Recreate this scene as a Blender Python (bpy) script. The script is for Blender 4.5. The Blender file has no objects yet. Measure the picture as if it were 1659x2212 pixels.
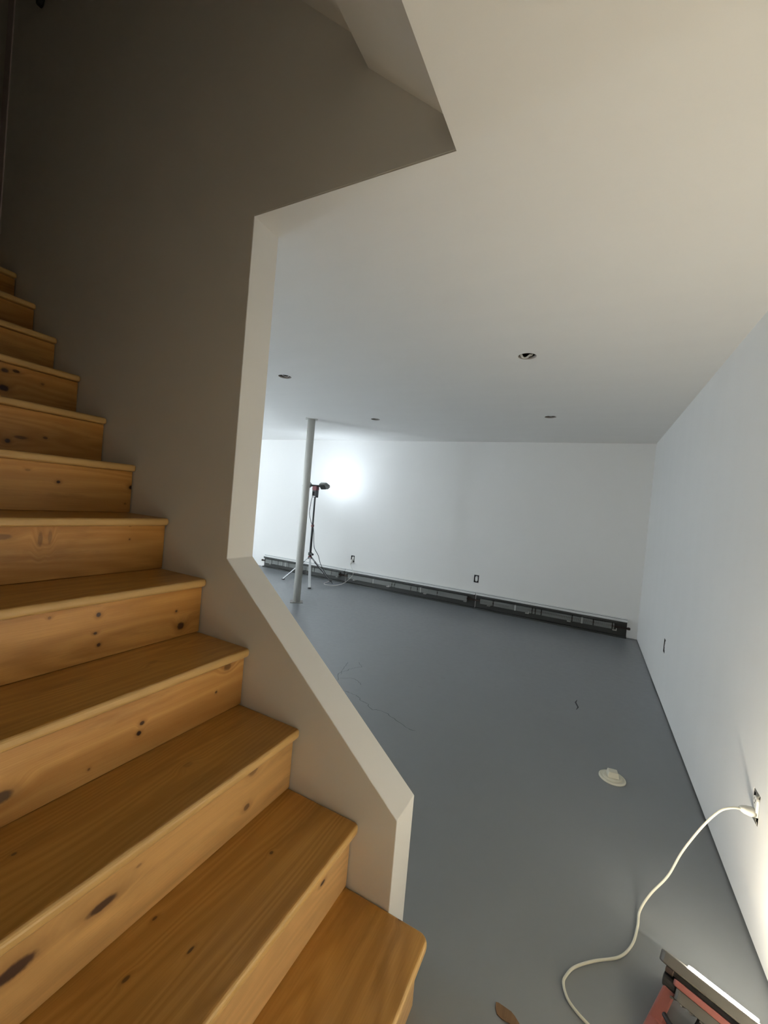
import bpy, bmesh, math, random
from mathutils import Vector, Matrix
random.seed(7)
sc = bpy.context.scene
COL = sc.collection

# ---------------------------------------------------------------- camera
FPX, YAW, PITCH, ROLL, CAMH = 881.5, 0.4706, -0.0214, 0.0884, 1.2661
F = Vector((-math.sin(YAW)*math.cos(PITCH), math.cos(YAW)*math.cos(PITCH), math.sin(PITCH)))
R0 = Vector((math.cos(YAW), math.sin(YAW), 0)); U0 = R0.cross(F)
R = math.cos(ROLL)*R0 + math.sin(ROLL)*U0
U = -math.sin(ROLL)*R0 + math.cos(ROLL)*U0
cd = bpy.data.cameras.new('camera'); cam = bpy.data.objects.new('camera', cd); COL.objects.link(cam)
cd.sensor_fit = 'HORIZONTAL'; cd.sensor_width = 36; cd.lens = FPX/1659*36; cd.clip_start = .02
m = Matrix((R, U, -F)).transposed().to_4x4(); m.translation = Vector((0, 0, CAMH)); cam.matrix_world = m
sc.camera = cam

# ---------------------------------------------------------------- world, exposure, lamp levels
w = bpy.data.worlds.new('world'); sc.world = w; w.use_nodes = True
w.node_tree.nodes['Background'].inputs[0].default_value = (0.6, 0.5, 0.4, 1)
w.node_tree.nodes['Background'].inputs[1].default_value = 0.0
sc.view_settings.view_transform = 'Standard'; sc.view_settings.look = 'None'
sc.view_settings.gamma = 1; sc.view_settings.use_curve_mapping = False
sc.view_settings.exposure = 0.0
NEAR_LED = ((1.0, 0.91, 0.74), 195.0)
PASSAGE_FILL = ((1.0, 0.885, 0.64), 1060.0)  # added lamp in the passage, out of view, lifts the stairs
FAR_LED = ((0.78, 0.89, 1.0), 165.0)
FAR_LED_B = ((0.78, 0.89, 1.0), 50.0)
ROOM_FILL = ((0.80, 0.91, 1.0), 7800.0)  # added lamp behind the stair wall, out of view, lifts the far room

# ---------------------------------------------------------------- measures (metres)
H = 2.182          # ceiling
XR = 0.559         # right wall
YB = 5.343         # far wall
YW = 0.997         # stair wall, near face
TW = 0.118         # stair wall thickness
XJ, ZJ = -1.088, 1.031
XK, ZK = -0.387, 0.429
XC = -0.391        # ceiling hole edge
X0, RUN, RISE = -0.2697, 0.2242, 0.19
YN = -0.12         # near side of the stairwell
XL = -7.4
ZT = 4.75          # upper storey ceiling

# ---------------------------------------------------------------- helpers
def link(name, bm, mats, parent=None, smooth=False, bevel=0, seg=2):
    me = bpy.data.meshes.new(name)
    bmesh.ops.recalc_face_normals(bm, faces=bm.faces)
    bm.to_mesh(me); bm.free()
    if not isinstance(mats, (list, tuple)): mats = [mats]
    for mt in mats: me.materials.append(mt)
    if smooth:
        for p in me.polygons: p.use_smooth = True
    o = bpy.data.objects.new(name, me); COL.objects.link(o)
    if parent: o.parent = parent
    if bevel:
        b = o.modifiers.new('bevel', 'BEVEL'); b.width = bevel; b.segments = seg; b.limit_method = 'ANGLE'
        b.angle_limit = math.radians(40)
    return o
def tag(o, label=None, cat=None, group=None, kind=None):
    if label: o['label'] = label
    if cat: o['category'] = cat
    if group: o['group'] = group
    if kind: o['kind'] = kind
    return o
def empty(name, loc, label, cat, group=None):
    o = bpy.data.objects.new(name, None); COL.objects.link(o); o.location = loc; o.empty_display_size = .05
    return tag(o, label, cat, group)
def place(o, parent):
    """parent a mesh modelled in world coordinates under an Empty without moving it"""
    o.parent = parent; o.matrix_parent_inverse = Matrix.Translation(-Vector(parent.location))
    return o
def box(bm, a, b, M=None, mi=0):
    vs = []
    for x in (a[0], b[0]):
        for y in (a[1], b[1]):
            for z in (a[2], b[2]):
                p = Vector((x, y, z)); vs.append(bm.verts.new(M @ p if M else p))
    for f in ((0,1,3,2),(4,6,7,5),(0,4,5,1),(2,3,7,6),(0,2,6,4),(1,5,7,3)):
        fa = bm.faces.new([vs[i] for i in f]); fa.material_index = mi
def prism(bm, pts, axis, a, b, M=None):
    """pts: 2-D outline; axis: 'y' -> pts are (x,z); 'z' -> (x,y); 'x' -> (y,z)"""
    def P(p, t):
        v = {'y': (p[0], t, p[1]), 'z': (p[0], p[1], t), 'x': (t, p[0], p[1])}[axis]
        v = Vector(v); return bm.verts.new(M @ v if M else v)
    A = [P(p, a) for p in pts]; B = [P(p, b) for p in pts]; n = len(pts)
    bm.faces.new(A); bm.faces.new(B[::-1])
    for i in range(n): bm.faces.new((A[i], B[i], B[(i+1) % n], A[(i+1) % n]))
def catmull(pts, k=8):
    pts = [Vector(p) for p in pts]; out = []
    for i in range(len(pts)-1):
        p0 = pts[max(i-1, 0)]; p1 = pts[i]; p2 = pts[i+1]; p3 = pts[min(i+2, len(pts)-1)]
        for j in range(k):
            t = j/k
            out.append(.5*((2*p1)+(p2-p0)*t+(2*p0-5*p1+4*p2-p3)*t*t+(3*p1-p0-3*p2+p3)*t**3))
    out.append(pts[-1]); return out
def tube(bm, pts, r, n=12, cap=True, flat=1.0):
    pts = [Vector(p) for p in pts]; rs = r if isinstance(r, (list, tuple)) else [r]*len(pts)
    t0 = (pts[1]-pts[0]).normalized()
    a = Vector((0, 0, 1)) if abs(t0.z) < .9 else Vector((1, 0, 0))
    nrm = t0.cross(a).normalized(); rings = []
    for i, p in enumerate(pts):
        t = (pts[min(i+1, len(pts)-1)]-pts[max(i-1, 0)]).normalized()
        nrm = (nrm-t*nrm.dot(t)).normalized(); bn = t.cross(nrm)
        rings.append([bm.verts.new(p+rs[i]*(math.cos(2*math.pi*k/n)*nrm+flat*math.sin(2*math.pi*k/n)*bn)) for k in range(n)])
    for i in range(len(rings)-1):
        for k in range(n): bm.faces.new((rings[i][k], rings[i][(k+1) % n], rings[i+1][(k+1) % n], rings[i+1][k]))
    if cap: bm.faces.new(rings[0][::-1]); bm.faces.new(rings[-1])
def lathe(bm, prof, c, n=32, M=None):
    rings = []
    for r, z in prof:
        ring = []
        for k in range(n):
            p = Vector((c[0]+r*math.cos(2*math.pi*k/n), c[1]+r*math.sin(2*math.pi*k/n), c[2]+z))
            ring.append(bm.verts.new(M @ p if M else p))
        rings.append(ring)
    for i in range(len(rings)-1):
        for k in range(n): bm.faces.new((rings[i][k], rings[i][(k+1) % n], rings[i+1][(k+1) % n], rings[i+1][k]))
    bm.faces.new(rings[0][::-1]); bm.faces.new(rings[-1])
def bar(bm, a, b, w, t, up=(0, 0, 1)):
    """rectangular bar from a to b, width w, thickness t (t along 'up')"""
    a = Vector(a); b = Vector(b); d = (b-a); L = d.length; d.normalize()
    u = Vector(up); s = d.cross(u).normalized(); u = s.cross(d).normalized()
    M = Matrix((d, s, u)).transposed().to_4x4(); M.translation = a
    box(bm, (0, -w/2, -t/2), (L, w/2, t/2), M)
def cut(o, boxes):
    """bake holes into a mesh; the cutter is thrown away"""
    bm = bmesh.new()
    for kind, *a in boxes:
        if kind == 'box': box(bm, *a)
        else: lathe(bm, [(a[1], -a[2]), (a[1], a[2])], a[0], 40)
    c = link('cutter', bm, o.data.materials[0])
    md = o.modifiers.new('cut', 'BOOLEAN'); md.object = c; md.operation = 'DIFFERENCE'; md.solver = 'EXACT'
    dg = bpy.context.evaluated_depsgraph_get()
    me = bpy.data.meshes.new_from_object(o.evaluated_get(dg)); o.modifiers.remove(md)
    old = o.data; o.data = me; bpy.data.meshes.remove(old)
    cm = c.data; bpy.data.objects.remove(c); bpy.data.meshes.remove(cm)

# ---------------------------------------------------------------- materials
def mat(name, col, rough=.5, metal=0, spec=.5, emit=None):
    m = bpy.data.materials.new(name); m.use_nodes = True; b = m.node_tree.nodes['Principled BSDF']
    b.inputs['Base Color'].default_value = (*col, 1); b.inputs['Roughness'].default_value = rough
    b.inputs['Metallic'].default_value = metal; b.inputs['Specular IOR Level'].default_value = spec
    if emit: b.inputs['Emission Color'].default_value = (*emit[0], 1); b.inputs['Emission Strength'].default_value = emit[1]
    return m
def N(nt, t, **k):
    n = nt.nodes.new(t)
    for a, v in k.items(): setattr(n, a, v)
    return n
def paint(name, col, bump=.12, scale=260, rough=.75, wave=0):
    m = mat(name, col, rough); nt = m.node_tree; b = nt.nodes['Principled BSDF']
    tc = N(nt, 'ShaderNodeTexCoord'); no = N(nt, 'ShaderNodeTexNoise'); no.inputs['Scale'].default_value = scale
    no.inputs['Detail'].default_value = 3
    nt.links.new(tc.outputs['Object'], no.inputs['Vector'])
    bp = N(nt, 'ShaderNodeBump'); bp.inputs['Strength'].default_value = bump; bp.inputs['Distance'].default_value = .0008
    nt.links.new(no.outputs['Fac'], bp.inputs['Height'])
    n2 = N(nt, 'ShaderNodeTexNoise'); n2.inputs['Scale'].default_value = 1.7; n2.inputs['Detail'].default_value = 4
    mp = N(nt, 'ShaderNodeMapping'); mp.inputs['Scale'].default_value = (1.0, 4.0, 1.0)
    nt.links.new(tc.outputs['Object'], mp.inputs['Vector']); nt.links.new(mp.outputs['Vector'], n2.inputs['Vector'])
    if wave:
        b2 = N(nt, 'ShaderNodeBump'); b2.inputs['Strength'].default_value = wave; b2.inputs['Distance'].default_value = .01
        nt.links.new(n2.outputs['Fac'], b2.inputs['Height']); nt.links.new(bp.outputs['Normal'], b2.inputs['Normal'])
        nt.links.new(b2.outputs['Normal'], b.inputs['Normal'])
    else: nt.links.new(bp.outputs['Normal'], b.inputs['Normal'])
    cr = N(nt, 'ShaderNodeMapRange'); cr.inputs['To Min'].default_value = .975; cr.inputs['To Max'].default_value = 1.02
    nt.links.new(n2.outputs['Fac'], cr.inputs['Value'])
    mx = N(nt, 'ShaderNodeVectorMath', operation='SCALE'); mx.inputs[0].default_value = col
    nt.links.new(cr.outputs['Result'], mx.inputs['Scale']); nt.links.new(mx.outputs['Vector'], b.inputs['Base Color'])
    return m
M_wall = paint('wall_paint', (.84, .83, .81), wave=.04)
M_ceil = paint('ceiling_paint', (.86, .845, .82), wave=.12)
M_dark = paint('upstairs_dimming_paint', (.30, .26, .21))  # upper storey colour darkened so the top of the stairs falls into shade
M_panel = paint('stair_side_dimming_paint', (.58, .52, .45))  # unseen near wall toned down to cut bounce light on the upper stairs
M_hid = mat('rough_framing', (.30, .24, .18), .9)

def floor_mat():
    col = (.20, .213, .225)
    m = mat('painted_concrete', col, .36); nt = m.node_tree; b = nt.nodes['Principled BSDF']
    tc = N(nt, 'ShaderNodeTexCoord')
    n1 = N(nt, 'ShaderNodeTexNoise'); n1.inputs['Scale'].default_value = 1.6; n1.inputs['Detail'].default_value = 8; n1.inputs['Roughness'].default_value = .65
    n2 = N(nt, 'ShaderNodeTexNoise'); n2.inputs['Scale'].default_value = 22; n2.inputs['Detail'].default_value = 6
    n3 = N(nt, 'ShaderNodeTexNoise'); n3.inputs['Scale'].default_value = 180; n3.inputs['Detail'].default_value = 2
    for n in (n1, n2, n3): nt.links.new(tc.outputs['Object'], n.inputs['Vector'])
    r = N(nt, 'ShaderNodeMapRange'); r.inputs['From Min'].default_value = .3; r.inputs['From Max'].default_value = .7
    r.inputs['To Min'].default_value = .295; r.inputs['To Max'].default_value = .36
    nt.links.new(n2.outputs['Fac'], r.inputs['Value']); nt.links.new(r.outputs['Result'], b.inputs['Roughness'])
    cr = N(nt, 'ShaderNodeMapRange'); cr.inputs['To Min'].default_value = .93; cr.inputs['To Max'].default_value = 1.07
    nt.links.new(n1.outputs['Fac'], cr.inputs['Value'])
    mx = N(nt, 'ShaderNodeVectorMath', operation='SCALE'); mx.inputs[0].default_value = col
    nt.links.new(cr.outputs['Result'], mx.inputs['Scale']); nt.links.new(mx.outputs['Vector'], b.inputs['Base Color'])
    b1 = N(nt, 'ShaderNodeBump'); b1.inputs['Strength'].default_value = .05; b1.inputs['Distance'].default_value = .002
    nt.links.new(n2.outputs['Fac'], b1.inputs['Height'])
    b2 = N(nt, 'ShaderNodeBump'); b2.inputs['Strength'].default_value = .12; b2.inputs['Distance'].default_value = .0008
    nt.links.new(n3.outputs['Fac'], b2.inputs['Height']); nt.links.new(b1.outputs['Normal'], b2.inputs['Normal'])
    nt.links.new(b2.outputs['Normal'], b.inputs['Normal'])
    return m
M_floor = floor_mat()
M_crack = mat('crack_line', (.035, .04, .045), .7)
M_scuff = mat('worn_concrete', (.25, .26, .26), .6)

def wood(name, light, dark, knots=(), seed=0., grain=1.0, axis='z', rough=.38, nose=None):
    """pine board; grain along y; 'axis' is the across-grain axis; knots = [((x,y,z), half length, half height, darkness)]"""
    m = mat(name, light, rough); nt = m.node_tree; L = nt.links; b = nt.nodes['Principled BSDF']
    tc = N(nt, 'ShaderNodeTexCoord'); P = tc.outputs['Object']
    warp = None; masks = []
    for c, ry, rz, dk in knots:
        sub = N(nt, 'ShaderNodeVectorMath', operation='SUBTRACT'); L.new(P, sub.inputs[0]); sub.inputs[1].default_value = c
        mu = N(nt, 'ShaderNodeVectorMath', operation='MULTIPLY'); L.new(sub.outputs[0], mu.inputs[0])
        mu.inputs[1].default_value = (0, 1/ry, 1/rz) if axis == 'z' else (1/rz, 1/ry, 0)
        ln = N(nt, 'ShaderNodeVectorMath', operation='LENGTH'); L.new(mu.outputs[0], ln.inputs[0])
        # halo that bends the grain round the knot
        h = N(nt, 'ShaderNodeMapRange', interpolation_type='SMOOTHERSTEP'); L.new(ln.outputs['Value'], h.inputs['Value'])
        h.inputs['From Min'].default_value = .3; h.inputs['From Max'].default_value = 4.5
        h.inputs['To Min'].default_value = 1; h.inputs['To Max'].default_value = 0
        sc_ = N(nt, 'ShaderNodeMath', operation='MULTIPLY'); L.new(h.outputs['Result'], sc_.inputs[0]); sc_.inputs[1].default_value = rz*2.2
        if warp is None: warp = sc_.outputs[0]
        else:
            ad = N(nt, 'ShaderNodeMath', operation='ADD'); L.new(warp, ad.inputs[0]); L.new(sc_.outputs[0], ad.inputs[1]); warp = ad.outputs[0]
        kn = N(nt, 'ShaderNodeTexNoise'); kn.inputs['Scale'].default_value = 90; L.new(P, kn.inputs['Vector'])
        k2 = N(nt, 'ShaderNodeMath', operation='MULTIPLY_ADD'); L.new(kn.outputs['Fac'], k2.inputs[0]); k2.inputs[1].default_value = .5; L.new(ln.outputs['Value'], k2.inputs[2])
        km = N(nt, 'ShaderNodeMapRange', interpolation_type='SMOOTHSTEP'); L.new(k2.outputs[0], km.inputs['Value'])
        km.inputs['From Min'].default_value = .9; km.inputs['From Max'].default_value = 1.55
        km.inputs['To Min'].default_value = dk; km.inputs['To Max'].default_value = 0
        hm = N(nt, 'ShaderNodeMapRange', interpolation_type='SMOOTHERSTEP'); L.new(k2.outputs[0], hm.inputs['Value'])
        hm.inputs['From Min'].default_value = .8; hm.inputs['From Max'].default_value = 3.4
        hm.inputs['To Min'].default_value = dk*.38; hm.inputs['To Max'].default_value = 0
        masks.append((km.outputs['Result'], hm.outputs['Result']))
    sep = N(nt, 'ShaderNodeSeparateXYZ'); L.new(P, sep.inputs[0])
    across = sep.outputs['Z'] if axis == 'z' else sep.outputs['X']
    if warp is not None:
        ad = N(nt, 'ShaderNodeMath', operation='ADD'); L.new(across, ad.inputs[0]); L.new(warp, ad.inputs[1]); across = ad.outputs[0]
    cb = N(nt, 'ShaderNodeCombineXYZ'); L.new(across, cb.inputs[0]); L.new(sep.outputs['Y'], cb.inputs[1]); cb.inputs[2].default_value = seed*3.7
    def noise(sx, sy, det, rough_=.6, off=0):
        mp = N(nt, 'ShaderNodeMapping'); mp.inputs['Scale'].default_value = (sx, sy, 1); mp.inputs['Location'].default_value = (off, off*.7, 0)
        L.new(cb.outputs[0], mp.inputs['Vector']); n = N(nt, 'ShaderNodeTexNoise'); n.inputs['Scale'].default_value = 1
        n.inputs['Detail'].default_value = det; n.inputs['Roughness'].default_value = rough_; L.new(mp.outputs[0], n.inputs['Vector']); return n.outputs['Fac']
    big = noise(9, 1.1, 3, .5, 2.1)
    fine = noise(420, 7, 4, .6, 5.3)
    # growth rings: sine of a slow noise field stretched along the board
    f0 = noise(5.5, .55, 2, .45, 9.1)
    s1 = N(nt, 'ShaderNodeMath', operation='MULTIPLY'); L.new(f0, s1.inputs[0]); s1.inputs[1].default_value = 130*grain
    s2 = N(nt, 'ShaderNodeMath', operation='SINE'); L.new(s1.outputs[0], s2.inputs[0])
    s3 = N(nt, 'ShaderNodeMapRange'); L.new(s2.outputs[0], s3.inputs['Value']); s3.inputs['From Min'].default_value = -1; s3.inputs['From Max'].default_value = 1
    def mixc(fac, A, B, scale=None):
        mx = N(nt, 'ShaderNodeMix', data_type='RGBA')
        if scale is not None:
            q = N(nt, 'ShaderNodeMath', operation='MULTIPLY'); L.new(fac, q.inputs[0]); q.inputs[1].default_value = scale; fac = q.outputs[0]
        L.new(fac, mx.inputs['Factor'])
        for v, s in ((A, mx.inputs['A']), (B, mx.inputs['B'])):
            if isinstance(v, tuple): s.default_value = (*v, 1)
            else: L.new(v, s)
        return mx.outputs['Result']
    bigr = N(nt, 'ShaderNodeMapRange'); L.new(big, bigr.inputs['Value']); bigr.inputs['From Min'].default_value = .32; bigr.inputs['From Max'].default_value = .68
    c = mixc(bigr.outputs['Result'], light, tuple(.5*a+.5*d for a, d in zip(light, dark)))
    pt = noise(16, 3.2, 5, .6, 13.7)
    ptr = N(nt, 'ShaderNodeMapRange', interpolation_type='SMOOTHSTEP'); L.new(pt, ptr.inputs['Value']); ptr.inputs['From Min'].default_value = .52; ptr.inputs['From Max'].default_value = .72
    c = mixc(ptr.outputs['Result'], c, tuple(.6*d for d in dark), .5)
    c = mixc(s3.outputs['Result'], c, dark, .42)
    finr = N(nt, 'ShaderNodeMapRange'); L.new(fine, finr.inputs['Value']); finr.inputs['From Min'].default_value = .35; finr.inputs['From Max'].default_value = .75
    c = mixc(finr.outputs['Result'], c, dark, .35)
    for k, hm in masks:
        c = mixc(hm, c, (.16, .06, .015)); c = mixc(k, c, (.035, .012, .006))
    if nose is not None:      # front edge lightened: worn finish plus the light it catches, put into the colour
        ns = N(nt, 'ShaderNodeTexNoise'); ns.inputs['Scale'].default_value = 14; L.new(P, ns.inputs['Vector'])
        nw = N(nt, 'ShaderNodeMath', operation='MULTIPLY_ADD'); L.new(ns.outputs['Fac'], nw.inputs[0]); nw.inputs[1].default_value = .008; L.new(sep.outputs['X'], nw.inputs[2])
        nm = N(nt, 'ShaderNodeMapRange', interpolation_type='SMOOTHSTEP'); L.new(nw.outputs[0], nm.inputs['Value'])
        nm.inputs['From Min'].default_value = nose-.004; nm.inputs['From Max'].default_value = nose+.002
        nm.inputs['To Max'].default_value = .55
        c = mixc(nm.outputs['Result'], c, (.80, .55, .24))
    L.new(c, b.inputs['Base Color'])
    bp = N(nt, 'ShaderNodeBump'); bp.inputs['Strength'].default_value = .15; bp.inputs['Distance'].default_value = .001
    L.new(fine, bp.inputs['Height']); L.new(bp.outputs['Normal'], b.inputs['Normal'])
    b.inputs['Specular IOR Level'].default_value = .4
    return m

# ================================================================= STRUCTURE
def struct(name, bm, mt, label, **k):
    o = link(name, bm, mt, **k); tag(o, label, None, kind='structure'); return o

# ---- floor with its hairline cracks and scuffs
bm = bmesh.new(); box(bm, (XL, -2.4, -.12), (XR+.12, YB+.12, 0))
def ribbon(bm, pts, wd, mi, z=.0006):
    pts = [Vector((p[0], p[1], z)) for p in pts]; prev = None
    for i, p in enumerate(pts):
        t = (pts[min(i+1, len(pts)-1)]-pts[max(i-1, 0)]).normalized(); s = Vector((-t.y, t.x, 0))
        ww = wd*(1 if 0 < i < len(pts)-1 else .25)*random.uniform(.6, 1.2)
        a = bm.verts.new(p+s*ww); b_ = bm.verts.new(p-s*ww)
        if prev: f = bm.faces.new((prev[0], prev[1], b_, a)); f.material_index = mi
        prev = (a, b_)
def jag(pts, amp=.006):
    out = []
    for p in catmull([(a, b, 0) for a, b in pts], 5): out.append((p.x+random.uniform(-amp, amp), p.y+random.uniform(-amp, amp)))
    return out
for pts in ([(-1.476, 2.43), (-1.534, 2.53), (-1.52, 2.614), (-1.511, 2.653), (-1.492, 2.702), (-1.47, 2.74), (-1.536, 2.804)],
            [(-1.354, 2.323), (-1.3, 2.323), (-1.248, 2.308), (-1.204, 2.28), (-1.155, 2.272), (-1.098, 2.222), (-1.044, 2.242), (-.959, 2.218), (-.86, 2.17), (-.78, 2.16)],
            [(-1.52, 2.52), (-1.57, 2.66), (-1.60, 2.75)], [(-1.49, 2.46), (-1.42, 2.52), (-1.36, 2.50), (-1.31, 2.47)]):
    ribbon(bm, jag(pts), .0013, 1)
for pts in ([(.02, 3.05), (.03, 3.10), (.012, 3.17), (.02, 3.22)],): ribbon(bm, pts, .006, 1)
for cx_, cy_ in ((-.9, 2.95), (-.98, 2.7), (-.3, 3.3)): ribbon(bm, [(cx_, cy_), (cx_+.03, cy_+.004)], .003, 1)
floor = struct('floor', bm, [M_floor, M_crack], 'grey painted concrete basement floor with a few hairline cracks')

# ---- outlet positions
OUT_B = [(-3.180, .380, .064, .100), (-1.276, .385, .064, .100)]   # far wall (x, z)
OUT_R = [(3.655, .398, .064, .102), (1.762, .385, .058, .098)]     # right wall (y, z)

# ---- far wall
bm = bmesh.new(); box(bm, (XL, YB, .004), (XR+.12, YB+.12, H+.1))
o = struct('wall_back', bm, M_wall, 'white painted far wall above the dark baseboard heater')
cut(o, [('box', (x-w_/2, YB-.02, z-h_/2), (x+w_/2, YB+.055, z+h_/2)) for x, z, w_, h_ in OUT_B])
# ---- right wall
bm = bmesh.new(); box(bm, (XR, -2.4, .011), (XR+.12, YB, H+.1))
o = struct('wall_right', bm, M_wall, 'white painted right wall lit by the floor work light')
cut(o, [('box', (XR-.02, y-w_/2, z-h_/2), (XR+.055, y+w_/2, z+h_/2)) for y, z, w_, h_ in OUT_R])
# ---- left wall of the far room
bm = bmesh.new(); box(bm, (XL-.12, YW, 0), (XL, YB+.12, H+.1))
struct('wall_left', bm, M_wall, 'white painted far left wall of the basement room')
# ---- wall behind the photographer and the return beside the foot of the stairs
bm = bmesh.new(); box(bm, (XC-.12, -2.4, 0), (XR+.12, -2.28, H+.1))
struct('wall_near', bm, M_wall, 'white painted wall at the near end of the passage')
bm = bmesh.new(); prism(bm, [(XC-.0, 0), (XC-.0, ZT), (XL, ZT), (XL, 0)], 'y', YN-.12, YN)
struct('wall_stair_near', bm, M_panel, 'painted wall on the near side of the stairs')
bm = bmesh.new(); box(bm, (XC-.12, -2.28, 0), (XC, YN-.12, H))
struct('wall_passage', bm, M_wall, 'white painted side wall of the passage behind the stairs')
# ---- stair wall with sloped knee wall and opening
bm = bmesh.new()
prism(bm, [(XL, 0), (XK, 0), (XK, ZK), (XJ, ZJ), (XJ, H+.004), (XC, H+.004), (XC, ZT), (XL, ZT)], 'y', YW, YW+TW)
struct('wall_stair', bm, M_wall, 'tan lit stairwell wall with a sloped knee wall and full height opening', bevel=.0015, seg=1)
# ---- ceiling with cut light holes and the stair opening
HOLES = [(-.413, 2.452), (-2.226, 2.468), (-2.224, 3.964), (-.417, 3.986)]
bm = bmesh.new()
prism(bm, [(XC, -2.4), (XR, -2.4), (XR, YB), (XL, YB), (XL, YW+.0005), (XC, YW+.0005)], 'z', H, H+.016)
ceil = struct('ceiling', bm, M_ceil, 'smooth white painted basement ceiling with round cut light holes')
cut(ceil, [('cyl', (x, y, H), .051, .05) for x, y in HOLES])
# ---- sloped soffit of the stairwell
bm = bmesh.new()
prism(bm, [(XC, H+.0162), (XC, 2.25), (-.683, 2.506), (-.683, 2.571), (-1.95, 3.737), (-1.95, ZT), (XR, ZT), (XR, H+.0162)], 'y', YN, YW-.0005)
struct('ceiling_stairwell', bm, M_wall, 'sloped pinkish white soffit above the stairs with one raised step')
# ---- upper storey shell
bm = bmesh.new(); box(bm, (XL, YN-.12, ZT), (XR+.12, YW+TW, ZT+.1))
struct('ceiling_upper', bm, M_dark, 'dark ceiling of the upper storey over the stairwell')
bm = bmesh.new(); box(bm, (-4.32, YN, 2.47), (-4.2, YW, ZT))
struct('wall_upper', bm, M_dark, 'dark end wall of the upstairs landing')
bm = bmesh.new(); box(bm, (-4.2, YN, 2.30), (X0-12*RUN-.06, YW-.003, 2.443))
struct('floor_landing', bm, M_hid, 'dark landing floor at the top of the stairs')
bm = bmesh.new(); box(bm, (XL, YW+TW, H+.20), (XR+.12, YB+.12, H+.26))
struct('floor_upper', bm, M_hid, 'underside of the upper floor above the ceiling')
bm = bmesh.new(); box(bm, (-3.055, YW-.006, 2.475), (-2.985, YW, ZT-.02))
struct('trim_1', bm, mat('dark_casing', (.62, .54, .57), .6), 'narrow dark casing on the wall at the top of the stairs', bevel=.0015)

# ================================================================= STAIRCASE
px = {}
def ray(u, v):
    return (F*FPX + R*(u-829.5) - U*(v-1106)).normalized()
CAMP = Vector((0, 0, CAMH))
def on_x(u, v, X):            # where a line of sight meets a board face: only used to read knot positions off the boards
    d = ray(u, v); return CAMP + d*((X-CAMP.x)/d.x)
def on_z(u, v, Z):
    d = ray(u, v); return CAMP + d*((Z-CAMP.z)/d.z)
RK = {1: [((697, 1907), .010, .005, 1)],
      2: [((547, 1665), .018, .012, .55), ((533, 1743), .010, .008, .75), ((222, 1955), .026, .0085, .95), ((30, 2097), .030, .012, 1), ((447, 1700), .002, .002, .9), ((300, 1870), .006, .003, .4), ((316, 1822), .004, .003, .5)],
      3: [((307, 1562), .006, .005, .9), ((300, 1584), .006, .006, 1), ((467, 1495), .004, .004, .8), ((492, 1440), .014, .012, .6), ((0, 1725), .02, .012, .9), ((206, 1543), .004, .004, .4), ((192, 1662), .003, .003, .6)],
      4: [((213, 1328), .006, .0065, 1), ((206, 1368), .005, .004, .8), ((213, 1393), .005, .005, .85), ((390, 1352), .012, .012, .9), ((381, 1320), .004, .004, .8), ((107, 1335), .004, .004, .5)],
      5: [((87, 1165), .006, .02, .45), ((108, 1160), .005, .02, .4), ((5, 1160), .02, .008, .5), ((281, 1135), .003, .003, .6), ((280, 1165), .003, .003, .6)],
      6: [((126, 1041), .006, .005, .95), ((283, 1053), .009, .008, 1), ((270, 1088), .004, .004, .5), ((60, 1015), .008, .004, .4)],
      7: [((16, 952), .008, .008, 1), ((45, 945), .02, .006, .6), ((98, 946), .007, .005, .7)],
      8: [((8, 838), .016, .012, 1), ((10, 800), .012, .008, .9), ((35, 802), .012, .006, .8), ((92, 830), .006, .005, .5)]}
TK = {0: [((865, 1983), .008, .006, .8)],
      1: [((586, 1842), .005, .004, .7), ((334, 1984), .005, .003, .7), ((412, 2052), .008, .003, .8), ((272, 2115), .007, .004, .7)],
      2: [((406, 1652), .012, .008, .25), ((30, 1845), .004, .003, .7)], 3: [((330, 1430), .014, .008, .25)]}
LR, DR = (.68, .37, .105), (.38, .155, .030)
LT, DT = (.56, .30, .075), (.28, .125, .018)
root = empty('staircase', (X0, .44, 0), 'pine staircase climbing to the left, knotty risers and rounded treads', 'staircase')
TH = .027
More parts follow.
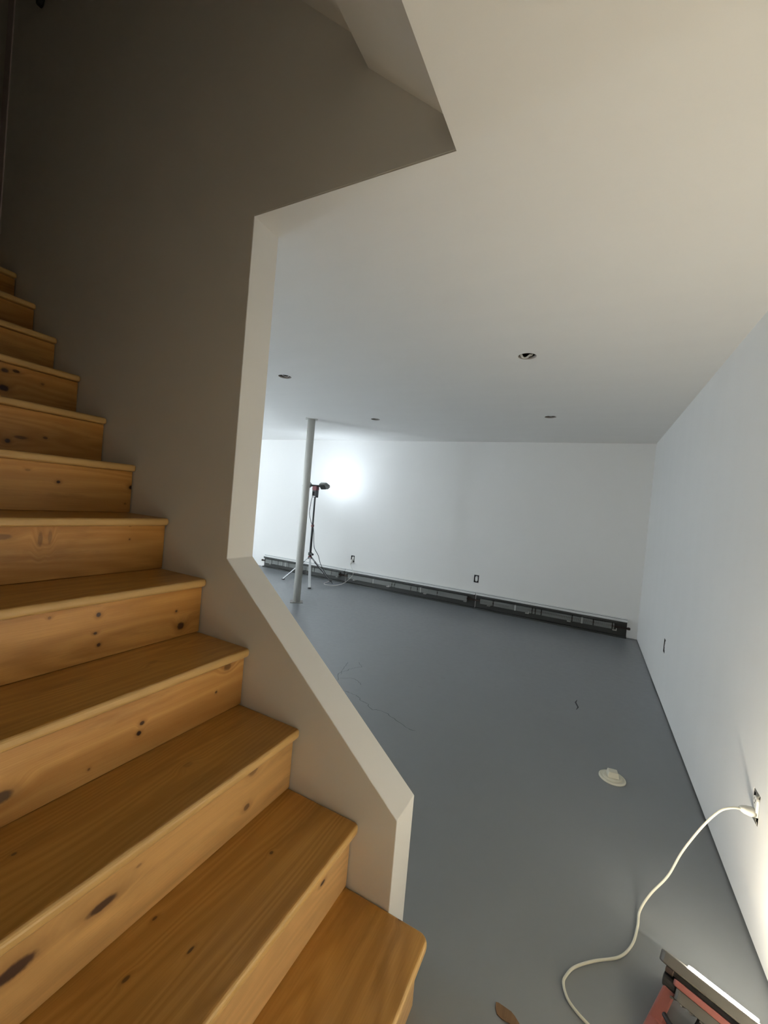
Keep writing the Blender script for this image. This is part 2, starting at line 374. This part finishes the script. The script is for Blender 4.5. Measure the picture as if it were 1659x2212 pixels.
for i in range(13):
    xn = X0-i*RUN; zt = .1893+i*RISE; fx = xn-.026
    # riser
    bm = bmesh.new(); z0 = 0.0 if i == 0 else .1893+(i-1)*RISE+.0008
    y1 = YW-.004 if i else YW-.012
    box(bm, (fx-.019, YN+.003, z0), (fx, y1, zt-TH))
    ks = []
    for (uv, ry, rz, dk) in RK.get(i, []):
        p = on_x(uv[0], uv[1], fx); ks.append(((p.x, p.y, p.z), ry, rz, dk))
    if i > 8:
        for _ in range(2): ks.append(((fx, random.uniform(.2, .9), zt-random.uniform(.05, .14)), .008, .006, .9))
    v = random.uniform(.95, 1.05)
    LRi = {0: (.82, .50, .22), 1: (.84, .51, .22), 2: (.83, .49, .19), 3: (.74, .43, .15), 4: (.70, .38, .11)}.get(i, LR)  # lower boards paler: wood variation plus light falloff put into the colour
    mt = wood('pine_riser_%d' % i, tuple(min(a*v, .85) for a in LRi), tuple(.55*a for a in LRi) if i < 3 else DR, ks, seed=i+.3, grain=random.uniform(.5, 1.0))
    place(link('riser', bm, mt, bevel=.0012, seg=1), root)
    # tread
    depth = RUN+.026+.019 if i < 12 else .12
    xb = xn-depth; y1 = YW-.0025; r = .016 if i else .026
    pts = [(xb, YN+.003), (xn, YN+.003)]
    for k in range(7):
        a = math.pi/2*k/6; pts.append((xn-r+r*math.cos(a), y1-r+r*math.sin(a)))
    pts.append((xb, y1))
    if i < 12:      # stop under the next riser
        pass
    bm = bmesh.new(); prism(bm, pts, 'z', zt-TH, zt)
    ks = []
    for (uv, ry, rz, dk) in TK.get(i, []):
        p = on_z(uv[0], uv[1], zt); ks.append(((p.x, p.y, p.z), ry, rz, dk))
    v = random.uniform(.9, 1.08)
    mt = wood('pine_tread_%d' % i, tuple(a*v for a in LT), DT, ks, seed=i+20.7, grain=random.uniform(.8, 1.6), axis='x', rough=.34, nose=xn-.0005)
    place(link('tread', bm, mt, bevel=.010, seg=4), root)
# stringer boards hidden behind the ends of the treads
for y_ in (YN+.004, YW-.045):
    bm = bmesh.new(); pr = []
    n = 12; xa = X0-.05; pr = [(xa-.02, 0)]
    pts = [(xa-.03, .002), (xa-.03, .155)]
    for i in range(n):
        pts += [(xa-.03-i*RUN, .155+i*RISE), (xa-.03-(i+1)*RUN+.001, .155+i*RISE)]
    pts += [(xa-.03-n*RUN, .155+(n-1)*RISE-.25), (xa-.30, .002)]
    # drop duplicate neighbours
    q = []
    for p in pts:
        if not q or (abs(p[0]-q[-1][0])+abs(p[1]-q[-1][1])) > 1e-4: q.append(p)
    prism(bm, q, 'y', y_, y_+.038)
    place(link('stringer', bm, M_hid), root)

# ================================================================= COLUMN
M_post = paint('post_paint', (.60, .59, .555), rough=.5)
PX, PY = -3.045, 3.893
t = empty('support_post', (PX, PY, 0), 'round white steel support post standing in front of the tripod light', 'post')
bm = bmesh.new(); lathe(bm, [(.044, .006), (.044, H-.005)], (PX, PY, 0), 36)
s_ = place(link('shaft', bm, M_post, smooth=False), t)
for p in s_.data.polygons: p.use_smooth = len(p.vertices) == 4
bm = bmesh.new(); M = Matrix.Translation((PX, PY, 0)) @ Matrix.Rotation(math.radians(40), 4, 'Z'); box(bm, (-.075, -.062, .0003), (.075, .062, .007), M)
place(link('base_plate', bm, mat('plate_steel', (.22, .21, .19), .5, .3), bevel=.001, seg=1), t)
bm = bmesh.new(); box(bm, (-.07, -.05, H-.006), (.07, .05, H-.0003), M)
place(link('cap_plate', bm, M_post, bevel=.001, seg=1), t)

# ================================================================= BASEBOARD HEATERS
M_hs = mat('heater_back_steel', (.040, .041, .038), .5, .2)
M_hl = mat('heater_lip_enamel', (.72, .73, .72), .35)
M_fin = mat('heater_fins', (.33, .34, .325), .5, .2)
M_cop = mat('copper_pipe', (.05, .032, .025), .6, .3)
M_clip = mat('clip_metal', (.75, .74, .70), .3, .6)
M_hd = mat('heater_shadow_liner', (.10, .035, .03), .6)
SECT = [(-4.93, -3.283, 'dark open baseboard heater section behind the tripod light', 0),
        (-3.275, -1.265, 'dark open baseboard heater section between the two far wall outlets', 1),
        (-1.257, .455, 'dark open baseboard heater section nearest the right corner', 2)]
YH = YB-.0005
for xa, xb, lab, si in SECT:
    t = empty('baseboard_heater', ((xa+xb)/2, YB-.03, 0), lab, 'heater', 'baseboard heater sections')
    bm = bmesh.new(); box(bm, (xa, YH-.004, .012), (xb, YH, .205)); box(bm, (xa, YH-.03, .012), (xb, YH-.004, .016))
    place(link('back_panel', bm, M_hs), t)
    bm = bmesh.new()   # folded top lip with a damper blade in front of it
    box(bm, (xa, YH-.0125, .2055), (xb, YH, .215))
    place(link('top_flange', bm, M_hl), t)
    bm = bmesh.new(); prism(bm, [(YH-.015, .2015), (YH-.015, .197), (YH-.042, .181), (YH-.042, .1855)], 'x', xa, xb)
    place(link('top_lip', bm, M_hl), t)
    bm = bmesh.new(); prism(bm, [(YH-.037, .1875), (YH-.040, .1875), (YH-.040, .156), (YH-.037, .156)], 'x', xa+.01, xb-.015)
    place(link('damper', bm, M_hs), t)
    bm = bmesh.new()    # fin pack: thin plates on the pipe, with gaps
    x = xa+.07; k = 0; endx = xb-(.10 if si < 2 else .12)
    while x < endx:
        wob = random.uniform(-.0015, .0015)
        box(bm, (x, YH-.056+wob, .082), (x+.0030, YH-.010, .146+wob)); x += .0062*(1 if random.random() > .03 else 3)
    place(link('fin_pack', bm, M_fin), t)
    bm = bmesh.new(); pa, pb = xa-.004, xb+.004
    if si == 0: pa = xa-.03
    if si == 2: pb = xb+.032
    tube(bm, [(pa, YH-.033, .113), (pb, YH-.033, .113)], .011, 12)
    if si == 2: tube(bm, [(pb-.028, YH-.033, .113), (pb-.004, YH-.033, .113)], .015, 12)
    if si == 0: tube(bm, [(pa+.002, YH-.033, .113), (pa+.026, YH-.033, .113)], .015, 12)
    place(link('pipe', bm, M_cop, smooth=True), t)
    nb = 4 if si else 3
    for k in range(nb):
        bx = xa+.16+(xb-xa-.30)*k/(nb-1)
        bm = bmesh.new(); box(bm, (bx, YH-.060, .070), (bx+.040, YH-.012, .076)); box(bm, (bx+.034, YH-.060, .070), (bx+.040, YH-.056, .100 if k % 2 else .078))
        place(link('bracket', bm, M_clip), t)
    for k in range(2):
        bx = xa+.5+k*.75
        bm = bmesh.new(); box(bm, (bx, YH-.0575, .080), (bx+.016, YH-.012, .148))
        place(link('element_cradle', bm, mat('cradle_plastic', (.45, .45, .43), .5)), t)
    bm = bmesh.new(); box(bm, (xa, YH-.046, .0), (xb, YH-.0435, .020)); box(bm, (xa, YH-.046, .017), (xb, YH-.03, .020))
    place(link('bottom_rail', bm, M_hs), t)

# ================================================================= OUTLETS
M_black = mat('outlet_box_black', (.012, .012, .013), .5)
M_recep = mat('receptacle_plastic', (.80, .80, .77), .35)
M_yoke = mat('yoke_zinc', (.55, .54, .50), .35, .8)
M_slot = mat('slot_dark', (.02, .02, .02), .6)
def outlet(M, wd, ht, label, near=False):
    """local frame: x to the right on the wall, z up, -y out of the wall"""
    loc = M.translation
    t = empty('electrical_outlet', loc, label, 'outlet', 'uncovered wall outlets')
    bm = bmesh.new(); a, b_ = wd/2-.0008, ht/2-.0008; e = .003
    box(bm, (-a, .001, -b_), (-a+e, .05, b_), M); box(bm, (a-e, .001, -b_), (a, .05, b_), M)
    box(bm, (-a, .001, -b_), (a, .05, -b_+e), M); box(bm, (-a, .001, b_-e), (a, .05, b_), M)
    box(bm, (-a, .047, -b_), (a, .05, b_), M)
    place(link('outlet_box', bm, M_black), t)
    bm = bmesh.new()
    outline = []
    for cz, a0 in ((.019, 0), (-.019, math.pi)):
        for k in range(9):
            th = a0+math.pi*k/8; outline.append((.0165*math.cos(th), cz+.0155*math.sin(th)))
    e0 = -.004 if near else .003
    prism(bm, outline, 'y', e0, .03, M)
    place(link('receptacle', bm, M_recep, bevel=.0012, seg=2), t)
    for sg in (-1, 1):
        bm = bmesh.new(); y0_ = .0 if near else .002
        prism(bm, [(-.010, sg*.0345), (.010, sg*.0345), (.010, sg*.040), (.019, sg*.041), (.019, sg*.048), (-.019, sg*.048), (-.019, sg*.041), (-.010, sg*.040)], 'y', y0_-.0005, y0_+.001, M)
        place(link('mounting_ear', bm, M_yoke if near else M_black), t)
    for zz in (.019, -.019):
        bm = bmesh.new()
        box(bm, (-.0075, e0-.0006, zz-.001), (-.0055, e0+.0005, zz+.008), M); box(bm, (.0055, e0-.0006, zz-.001), (.0075, e0+.0005, zz+.007), M)
        box(bm, (-.002, e0-.0006, zz-.010), (.002, e0+.0005, zz-.006), M)
        place(link('socket_slots', bm, M_slot), t)
    return t
MB = lambda x, z: Matrix.Translation((x, YB, z))
MR = lambda y, z: Matrix.Translation((XR, y, z)) @ Matrix.Rotation(-math.pi/2, 4, 'Z')
outlet(MB(OUT_B[0][0], OUT_B[0][1]), .064, .1, 'uncovered outlet on the far wall with the tripod light plugged in')
outlet(MB(OUT_B[1][0], OUT_B[1][1]), .064, .1, 'uncovered black outlet box on the far wall with nothing plugged in')
outlet(MR(OUT_R[0][0], OUT_R[0][1]), .064, .102, 'uncovered outlet on the right wall near the far corner, seen edge on')
outlet(MR(OUT_R[1][0], OUT_R[1][1]), .058, .098, 'uncovered outlet low on the right wall with the white cord plugged in', near=True)

# ================================================================= CEILING LIGHT HOLES
M_rim = mat('gypsum_edge', (.42, .38, .35), .9)
M_jack = mat('cable_white', (.72, .70, .66), .5)
HL = ['large nearest round light hole in the ceiling with white cable curl', 'round light hole in the ceiling close beside the stair wall opening',
      'small round light hole in the ceiling right of the post top', 'small round light hole in the ceiling toward the far right corner']
for k, (x, y) in enumerate(HOLES):
    t = empty('ceiling_light_hole', (x, y, H), HL[k], 'light hole', 'cut holes for ceiling lights')
    bm = bmesh.new()
    n = 40; rr = [(.0505, .0004), (.0505, .0156), (.0490, .0156), (.0485, .0004)]
    rings = [[bm.verts.new((x+r*math.cos(2*math.pi*j/n), y+r*math.sin(2*math.pi*j/n), H+z)) for j in range(n)] for r, z in rr]
    for a in range(4):
        for j in range(n): bm.faces.new((rings[a][j], rings[a][(j+1) % n], rings[(a+1) % 4][(j+1) % n], rings[(a+1) % 4][j]))
    place(link('cut_rim', bm, M_rim, smooth=True), t)
    bm = bmesh.new()
    if k == 0: pts = [(x-.035, y-.02, H+.012), (x-.030, y+.025, H+.006), (x-.01, y+.030, H+.004), (x+.010, y+.018, H+.012), (x+.02, y+.034, H+.022), (x+.03, y+.02, H+.05)]
    elif k == 1: pts = [(x-.02, y-.03, H+.02), (x-.01, y+.0, H+.008), (x+.012, y+.02, H+.006), (x+.03, y+.015, H+.018), (x+.02, y, H+.04)]
    else: pts = [(x-.03, y, H+.03), (x-.01, y+.012, H+.014), (x+.012, y+.010, H+.013), (x+.03, y, H+.04)]
    tube(bm, catmull(pts, 6), .007 if k == 0 else .0045, 8, flat=.55)
    place(link('cable', bm, M_jack, smooth=True), t)

# ================================================================= TRIPOD WORK LIGHT
M_blk = mat('black_steel', (.012, .011, .012), .35, .3)
M_blkp = mat('black_plastic', (.02, .02, .021), .5)
M_red = mat('red_plastic', (.13, .012, .014), .5)
M_hous = mat('cast_grey_housing', (.16, .165, .155), .45, .5)
M_leg = mat('leg_zinc', (.62, .63, .64), .35, .5)
M_ledf = mat('led_panel_cool', (.9, .9, .9), .4, emit=FAR_LED)
M_ledb = mat('led_panel_cool_left', (.9, .9, .9), .4, emit=FAR_LED_B)
TX, TY = -3.60, 4.83
t = empty('tripod_work_light', (TX, TY, 0), 'black tripod work light with two grey heads behind the white post', 'work light')
def cylz(r, z0, z1, n=20):
    bm = bmesh.new(); lathe(bm, [(r, z0), (r, z1)], (TX, TY, 0), n); return bm
place(link('pole', cylz(.0165, .36, .84), M_blk, smooth=False), t)
place(link('pole', cylz(.0125, .84, 1.27), M_blk), t)
place(link('collar', cylz(.021, .83, .865), M_red, bevel=.003), t)
bm = cylz(.030, .415, .455); tube(bm, [(TX+.02, TY-.02, .435), (TX+.075, TY-.035, .438)], [.012, .016], 10)
place(link('clamp', bm, M_blkp, bevel=.003), t)
bm = cylz(.026, .365, .39); place(link('leg_hub', bm, M_blkp, bevel=.003), t)
place(link('leg_hub_ring', cylz(.027, .39, .405), M_red), t)
for (lx, ly) in ((-3.375, 4.575), (-4.00, 4.757), (-3.468, 5.215)):
    d = Vector((lx-TX, ly-TY, 0)).normalized(); hub = Vector((TX, TY, .385))+d*.025; knee = hub+d*.05+Vector((0, 0, -.05)); foot = Vector((lx, ly, .014))
    sd = Vector((-d.y, d.x, 0)); nrm = (foot-knee).normalized().cross(sd).normalized()
    bm = bmesh.new(); bar(bm, hub, knee, .022, .018, nrm); bar(bm, knee, foot, .034 if ly < 4.6 else .028, .016, nrm)
    lg = place(link('leg', bm, M_leg, bevel=.003), t)
    bm = bmesh.new(); bar(bm, knee.lerp(foot, .03)-Vector((0, 0, .012)), foot-Vector((0, 0, .004)), .018, .010, nrm)
    c = link('leg_underside', bm, M_blk); c.parent = lg; c.matrix_parent_inverse = Matrix.Identity(4)
    bm = bmesh.new(); box(bm, (lx-.017, ly-.017, .0003), (lx+.017, ly+.017, .016)); c = link('foot', bm, M_blkp, bevel=.004); c.parent = lg
# handle block under the heads
bm = bmesh.new(); z0, z1 = 1.262, 1.365
box(bm, (TX-.036, TY-.03, z0), (TX-.026, TY+.03, z1)); box(bm, (TX+.026, TY-.03, z0), (TX+.036, TY+.03, z1))
box(bm, (TX-.036, TY-.03, z0), (TX+.036, TY+.03, z0+.014)); box(bm, (TX-.03, TY-.03, z1-.022), (TX+.03, TY+.03, z1))
box(bm, (TX-.012, TY-.008, z0), (TX+.012, TY+.02, z1))
place(link('battery_cage', bm, M_blkp, bevel=.004), t)
bm = bmesh.new(); box(bm, (TX-.020, TY-.037, z0+.008), (TX+.026, TY-.031, z0+.020)); place(link('latch', bm, M_recep, bevel=.002), t)
bm = bmesh.new(); prism(bm, [(-.034, 1.362), (.034, 1.362), (.040, 1.385), (.036, 1.425), (-.036, 1.425), (-.040, 1.385)], 'y', TY-.032, TY+.032, Matrix.Translation((TX, 0, 0)))
place(link('swivel_hub', bm, M_red, bevel=.004), t)
def head(cx_, cy_, cz_, yaw, tilt, name_mat, ln=.175, wd=.20):
    """housing seen from behind; emitter on local +y face"""
    M = Matrix.Translation((cx_, cy_, cz_)) @ Matrix.Rotation(yaw, 4, 'Z') @ Matrix.Rotation(tilt, 4, 'X')
    bm = bmesh.new()
    prism(bm, [(-ln/2, -.03), (-ln/2, .03), (-ln/2+.012, .05), (ln/2-.05, .05), (ln/2+.0, .008), (ln/2-.02, -.032), (-ln/2+.012, -.045)], 'y', -.03, .018, M)
    h = place(link('lamp_head', bm, M_hous, bevel=.004), t)
    bm = bmesh.new()
    for k in range(7): box(bm, (-ln/2+.02+k*.015, -.042, -.03), (-ln/2+.024+k*.015, -.03, .038), M)
    c = link('cooling_fins', bm, M_hous); c.parent = h; c.matrix_parent_inverse = Matrix.Translation(-Vector(t.location)).inverted() @ Matrix.Translation(-Vector(t.location))
    c.matrix_parent_inverse = Matrix.Identity(4)
    bm = bmesh.new(); box(bm, (-ln/2+.018, .012, -.030), (ln/2-.055, .0186, .036), M)
    c = link('led_panel', bm, name_mat); c.parent = h
    return h
head(TX+.155, TY+.01, 1.436, math.radians(-12), math.radians(38), M_ledf)
head(TX-.155, TY+.0, 1.436, math.radians(95), math.radians(40), M_ledb)
bm = bmesh.new(); tube(bm, [(TX-.075, TY, 1.432), (TX+.075, TY, 1.43)], .014, 12); place(link('cross_bar', bm, M_blkp, smooth=True), t)
bm = bmesh.new()
tube(bm, catmull([(TX-.02, TY-.03, 1.30), (TX-.045, TY-.03, 1.16), (TX-.05, TY-.03, 1.02), (TX-.01, TY-.03, .90), (TX+.025, TY-.02, .84), (TX+.045, TY-.02, .75), (TX+.045, TY, .62), (TX+.055, TY+.02, .52),
                  (TX+.11, TY+.05, .42), (TX+.125, TY+.10, .30), (TX+.14, TY+.22, .15), (TX+.20, TY+.30, .03), (TX+.25, TY+.27, .005)], 6), .0045, 8)
place(link('cable', bm, M_blkp, smooth=True), t)

# far extension cord from the floor up to the far wall outlet
t = empty('extension_cord', (-3.3, 5.15, 0), 'thin white cord looping from the far wall outlet to the tripod leg', 'cord')
bm = bmesh.new()
tube(bm, catmull([(-3.42, 5.12, .022), (-3.44, 5.02, .006), (-3.38, 4.96, .005), (-3.30, 4.97, .005), (-3.24, 5.05, .005), (-3.20, 5.14, .02), (-3.17, 5.22, .06), (-3.13, 5.262, .12), (-3.105, 5.262, .16), (-3.11, 5.265, .21), (-3.15, 5.27, .265), (-3.178, 5.285, .305)], 8), .004, 8)
place(link('cable', bm, M_jack, smooth=True), t)
bm = bmesh.new(); tube(bm, [(-3.178, 5.288, .30), (-3.180, 5.30, .325), (-3.181, 5.315, .352), (-3.181, 5.337, .358)], [.008, .016, .020, .018], 14)
place(link('plug', bm, M_jack, smooth=True), t)

# ================================================================= NEAR FLOOR WORK LIGHT
M_ledn = mat('led_panel_warm', (.9, .9, .9), .4, emit=NEAR_LED)
M_pink = mat('red_frame', (.33, .115, .10), .5)
M_hd2 = mat('dusty_grey_housing', (.13, .125, .115), .55, .2)
M_fillp = mat('fill_panel_passage', (.9, .9, .9), .4, emit=PASSAGE_FILL)
LN, WD = .235, .150
def floor_light(A, D, TILT, label, led, F0):
    D = Vector(D).normalized(); A = Vector(A)
    NH = Vector((-D.y, D.x, 0)).normalized(); TILT = math.radians(TILT)
    Nn = NH*math.cos(TILT)+Vector((0, 0, 1))*math.sin(TILT)
    Uu = D.cross(Nn).normalized()
    if Uu.z < 0: Uu = -Uu
    # local frame: x along the head, y down its face, z out of the emitter face
    ML = Matrix((D, -Uu, Nn)).transposed().to_4x4(); ML.translation = A
    t = empty('floor_work_light', (A.x, A.y, 0), label, 'work light', 'floor work lights')
    def rr(bm, x0, y0, x1, y1, z0, z1, r=.02):
        pts = []
        for cx_, cy_, a0 in ((x1-r, y1-r, 0), (x0+r, y1-r, 90), (x0+r, y0+r, 180), (x1-r, y0+r, 270)):
            for k in range(5): a = math.radians(a0+90*k/4); pts.append((cx_+r*math.cos(a), cy_+r*math.sin(a)))
        prism(bm, pts, 'z', z0, z1, ML)
    bm = bmesh.new(); rr(bm, 0, 0, LN, WD, -.026, 0, .02)
    h = place(link('lamp_head', bm, M_hd2, bevel=.004, seg=2), t)
    bm = bmesh.new(); rr(bm, .058, .006, LN-.045, .062, .0003, .006, .006)
    c = link('led_panel', bm, led, bevel=.002); c.parent = h
    bm = bmesh.new(); rr(bm, .02, .01, LN-.02, WD-.01, -.036, -.027, .01)
    place(link('gasket', bm, M_blkp), t)
    bm = bmesh.new(); rr(bm, .040, -.006, LN+.05, WD-.01, -.051, -.037, .008)
    place(link('red_trim', bm, M_pink, bevel=.003), t)
    bm = bmesh.new(); rr(bm, .046, .002, LN-.01, WD-.03, -.074, -.0515, .012)
    for k in range(9): rr(bm, .04+k*.02, .0, .046+k*.02, WD-.04, -.078, -.074, .001)
    place(link('heat_sink', bm, M_hd2, bevel=.003), t)
    def lp(x, y, z): return ML @ Vector((x, y, z))
    bm = bmesh.new(); tube(bm, [lp(.016, .03, -.052), lp(.046, .03, -.052)], .017, 16); place(link('pivot_knob', bm, M_blkp, bevel=.003), t)
    bm = bmesh.new(); tube(bm, [lp(.020, .004, -.032), lp(.036, .004, -.032)], .007, 12); place(link('tilt_bolt', bm, M_cop, bevel=.001), t)
    P0 = lp(.034, .03, -.06); F0 = Vector(F0); P1 = lp(LN+.03, .03, -.06)
    F1 = F0+D*.245
    for Pq, Fq in ((P0, F0), (P1, F1)):
        bm = bmesh.new(); bar(bm, Pq, Fq, .026, .022, NH); place(link('upright', bm, M_pink, bevel=.004), t)
        bm = bmesh.new(); bar(bm, Fq-NH*.055-Vector((0, 0, .004)), Fq+NH*.14-Vector((0, 0, .004)), .026, .022); place(link('stand_foot', bm, M_pink, bevel=.004), t)
        bm = bmesh.new(); bar(bm, Fq-NH*.062-Vector((0, 0, .004)), Fq-NH*.050-Vector((0, 0, .004)), .029, .024); place(link('foot_cap', bm, M_hd2, bevel=.003), t)
    bm = bmesh.new(); bar(bm, F0, F1, .024, .020); place(link('cross_bar', bm, M_pink, bevel=.004), t)
    bm = bmesh.new(); tube(bm, catmull([lp(.100, .02, -.072), lp(.096, .0, -.095), lp(.078, .0, -.118), lp(.055, .01, -.125), lp(.034, .03, -.118)], 8), .006, 10)
    place(link('cable', bm, M_blkp, smooth=True), t)
floor_light((.259, 1.309, .170), (.913, -.409, 0), 51, 'red and grey work light glowing on the floor at the bottom right corner', M_ledn, (.256, 1.272, .016))
# added unseen copy in the passage, brightens the stairs off the right wall
floor_light((.36, .72, .20), (.10, -.995, 0), 34, 'added unseen fill light in the passage facing the right wall, copy of the red work light', M_fillp, (.36, .66, .016))

# another added copy, out of view behind the stair wall, fills the far room
M_fillr = mat('fill_panel_room', (.9, .9, .9), .4, emit=ROOM_FILL)
floor_light((-5.1, 1.75, .22), (-.38, .925, 0), 52, 'added fill light out of view behind the stair wall, copy of the red work light', M_fillr, (-5.1, 1.67, .016))

# near extension cord: wall outlet -> floor -> past the frame
t = empty('extension_cord', (.2, 1.45, 0), 'cream white cord arching from the right wall outlet down across the floor', 'cord')
pts = [(.515, 1.738, .374), (.49, 1.722, .377), (.46, 1.715, .360), (.43, 1.715, .312), (.405, 1.735, .238), (.375, 1.743, .155), (.337, 1.705, .085), (.287, 1.66, .034),
       (.253, 1.60, .010), (.242, 1.54, .0062), (.222, 1.466, .006), (.185, 1.403, .006), (.118, 1.349, .006), (.069, 1.301, .006), (.048, 1.263, .006),
       (.043, 1.239, .006), (.054, 1.209, .006), (.073, 1.191, .006), (.103, 1.175, .006), (.15, 1.155, .006), (.19, 1.12, .006), (.24, 1.06, .006), (.30, 1.0, .006)]
bm = bmesh.new(); tube(bm, catmull(pts, 8), .0036, 10)
place(link('cable', bm, mat('cord_cream', (.70, .68, .56), .45), smooth=True), t)
bm = bmesh.new()
tube(bm, [(.512, 1.739, .374), (.518, 1.741, .374), (.524, 1.744, .372), (.540, 1.754, .367), (.552, 1.760, .366)], [.006, .010, .013, .017, .0165], 16, flat=.85)
place(link('plug', bm, mat('plug_vinyl', (.75, .74, .68), .25), smooth=True), t)

# ================================================================= FLOOR CLEANOUT
M_cln = mat('pvc_dirty_white', (.62, .60, .50), .55)
t = empty('floor_cleanout', (.204, 2.358, 0), 'round cream cleanout cap with a square boss set in the grey floor', 'drain cap')
bm = bmesh.new(); lathe(bm, [(.060, .0003), (.060, .005), (.056, .008), (.050, .008), (.048, .006), (.044, .006), (.042, .012), (.036, .014), (.001, .014)], (.204, 2.358, 0), 40)
place(link('rim', bm, M_cln, smooth=False), t)
bm = bmesh.new(); M = Matrix.Translation((.204, 2.355, 0)) @ Matrix.Rotation(math.radians(8), 4, 'Z')
vs = []
for hw, z in ((.026, .014), (.021, .040)):
    for sx, sy in ((-1, -1), (1, -1), (1, 1), (-1, 1)): vs.append(bm.verts.new(M @ Vector((sx*hw, sy*hw*.9, z))))
bm.faces.new(vs[:4][::-1]); bm.faces.new(vs[4:])
for k in range(4): bm.faces.new((vs[k], vs[(k+1) % 4], vs[4+(k+1) % 4], vs[4+k]))
place(link('square_boss', bm, M_cln, bevel=.003), t)

# ================================================================= SCRAP ON FLOOR
bm = bmesh.new()
out = [(1071, 2166), (1077, 2168), (1090, 2177), (1104, 2187), (1112, 2197), (1121, 2212), (1128, 2230), (1112, 2226), (1100, 2212), (1084, 2203), (1073, 2192), (1070, 2178)]
pp = []
for u_, v_ in out:
    p = on_z(u_, v_, 0); pp.append((p.x, p.y))
prism(bm, pp, 'z', .0006, .0028)
o = link('wood_scrap', bm, wood('scrap_brown', (.17, .10, .045), (.10, .05, .02), [], 3.3, axis='x', rough=.7))
tag(o, 'small brown leaf shaped scrap on the grey floor at the bottom edge', 'scrap')

# ================================================================= DARK STRAP HIGH IN THE STAIRWELL
bm = bmesh.new()
prism(bm, [(-2.675, 3.58), (-2.655, 3.585), (-2.62, 3.65), (-2.60, 3.78), (-2.60, 3.95), (-2.68, 3.95), (-2.69, 3.75)], 'y', YW-.03, YW-.004)
o = link('hanging_strap', bm, mat('black_strap', (.008, .008, .008), .8), bevel=.006)
tag(o, 'black pointed strap hanging on the dark wall above the stair top', 'strap')
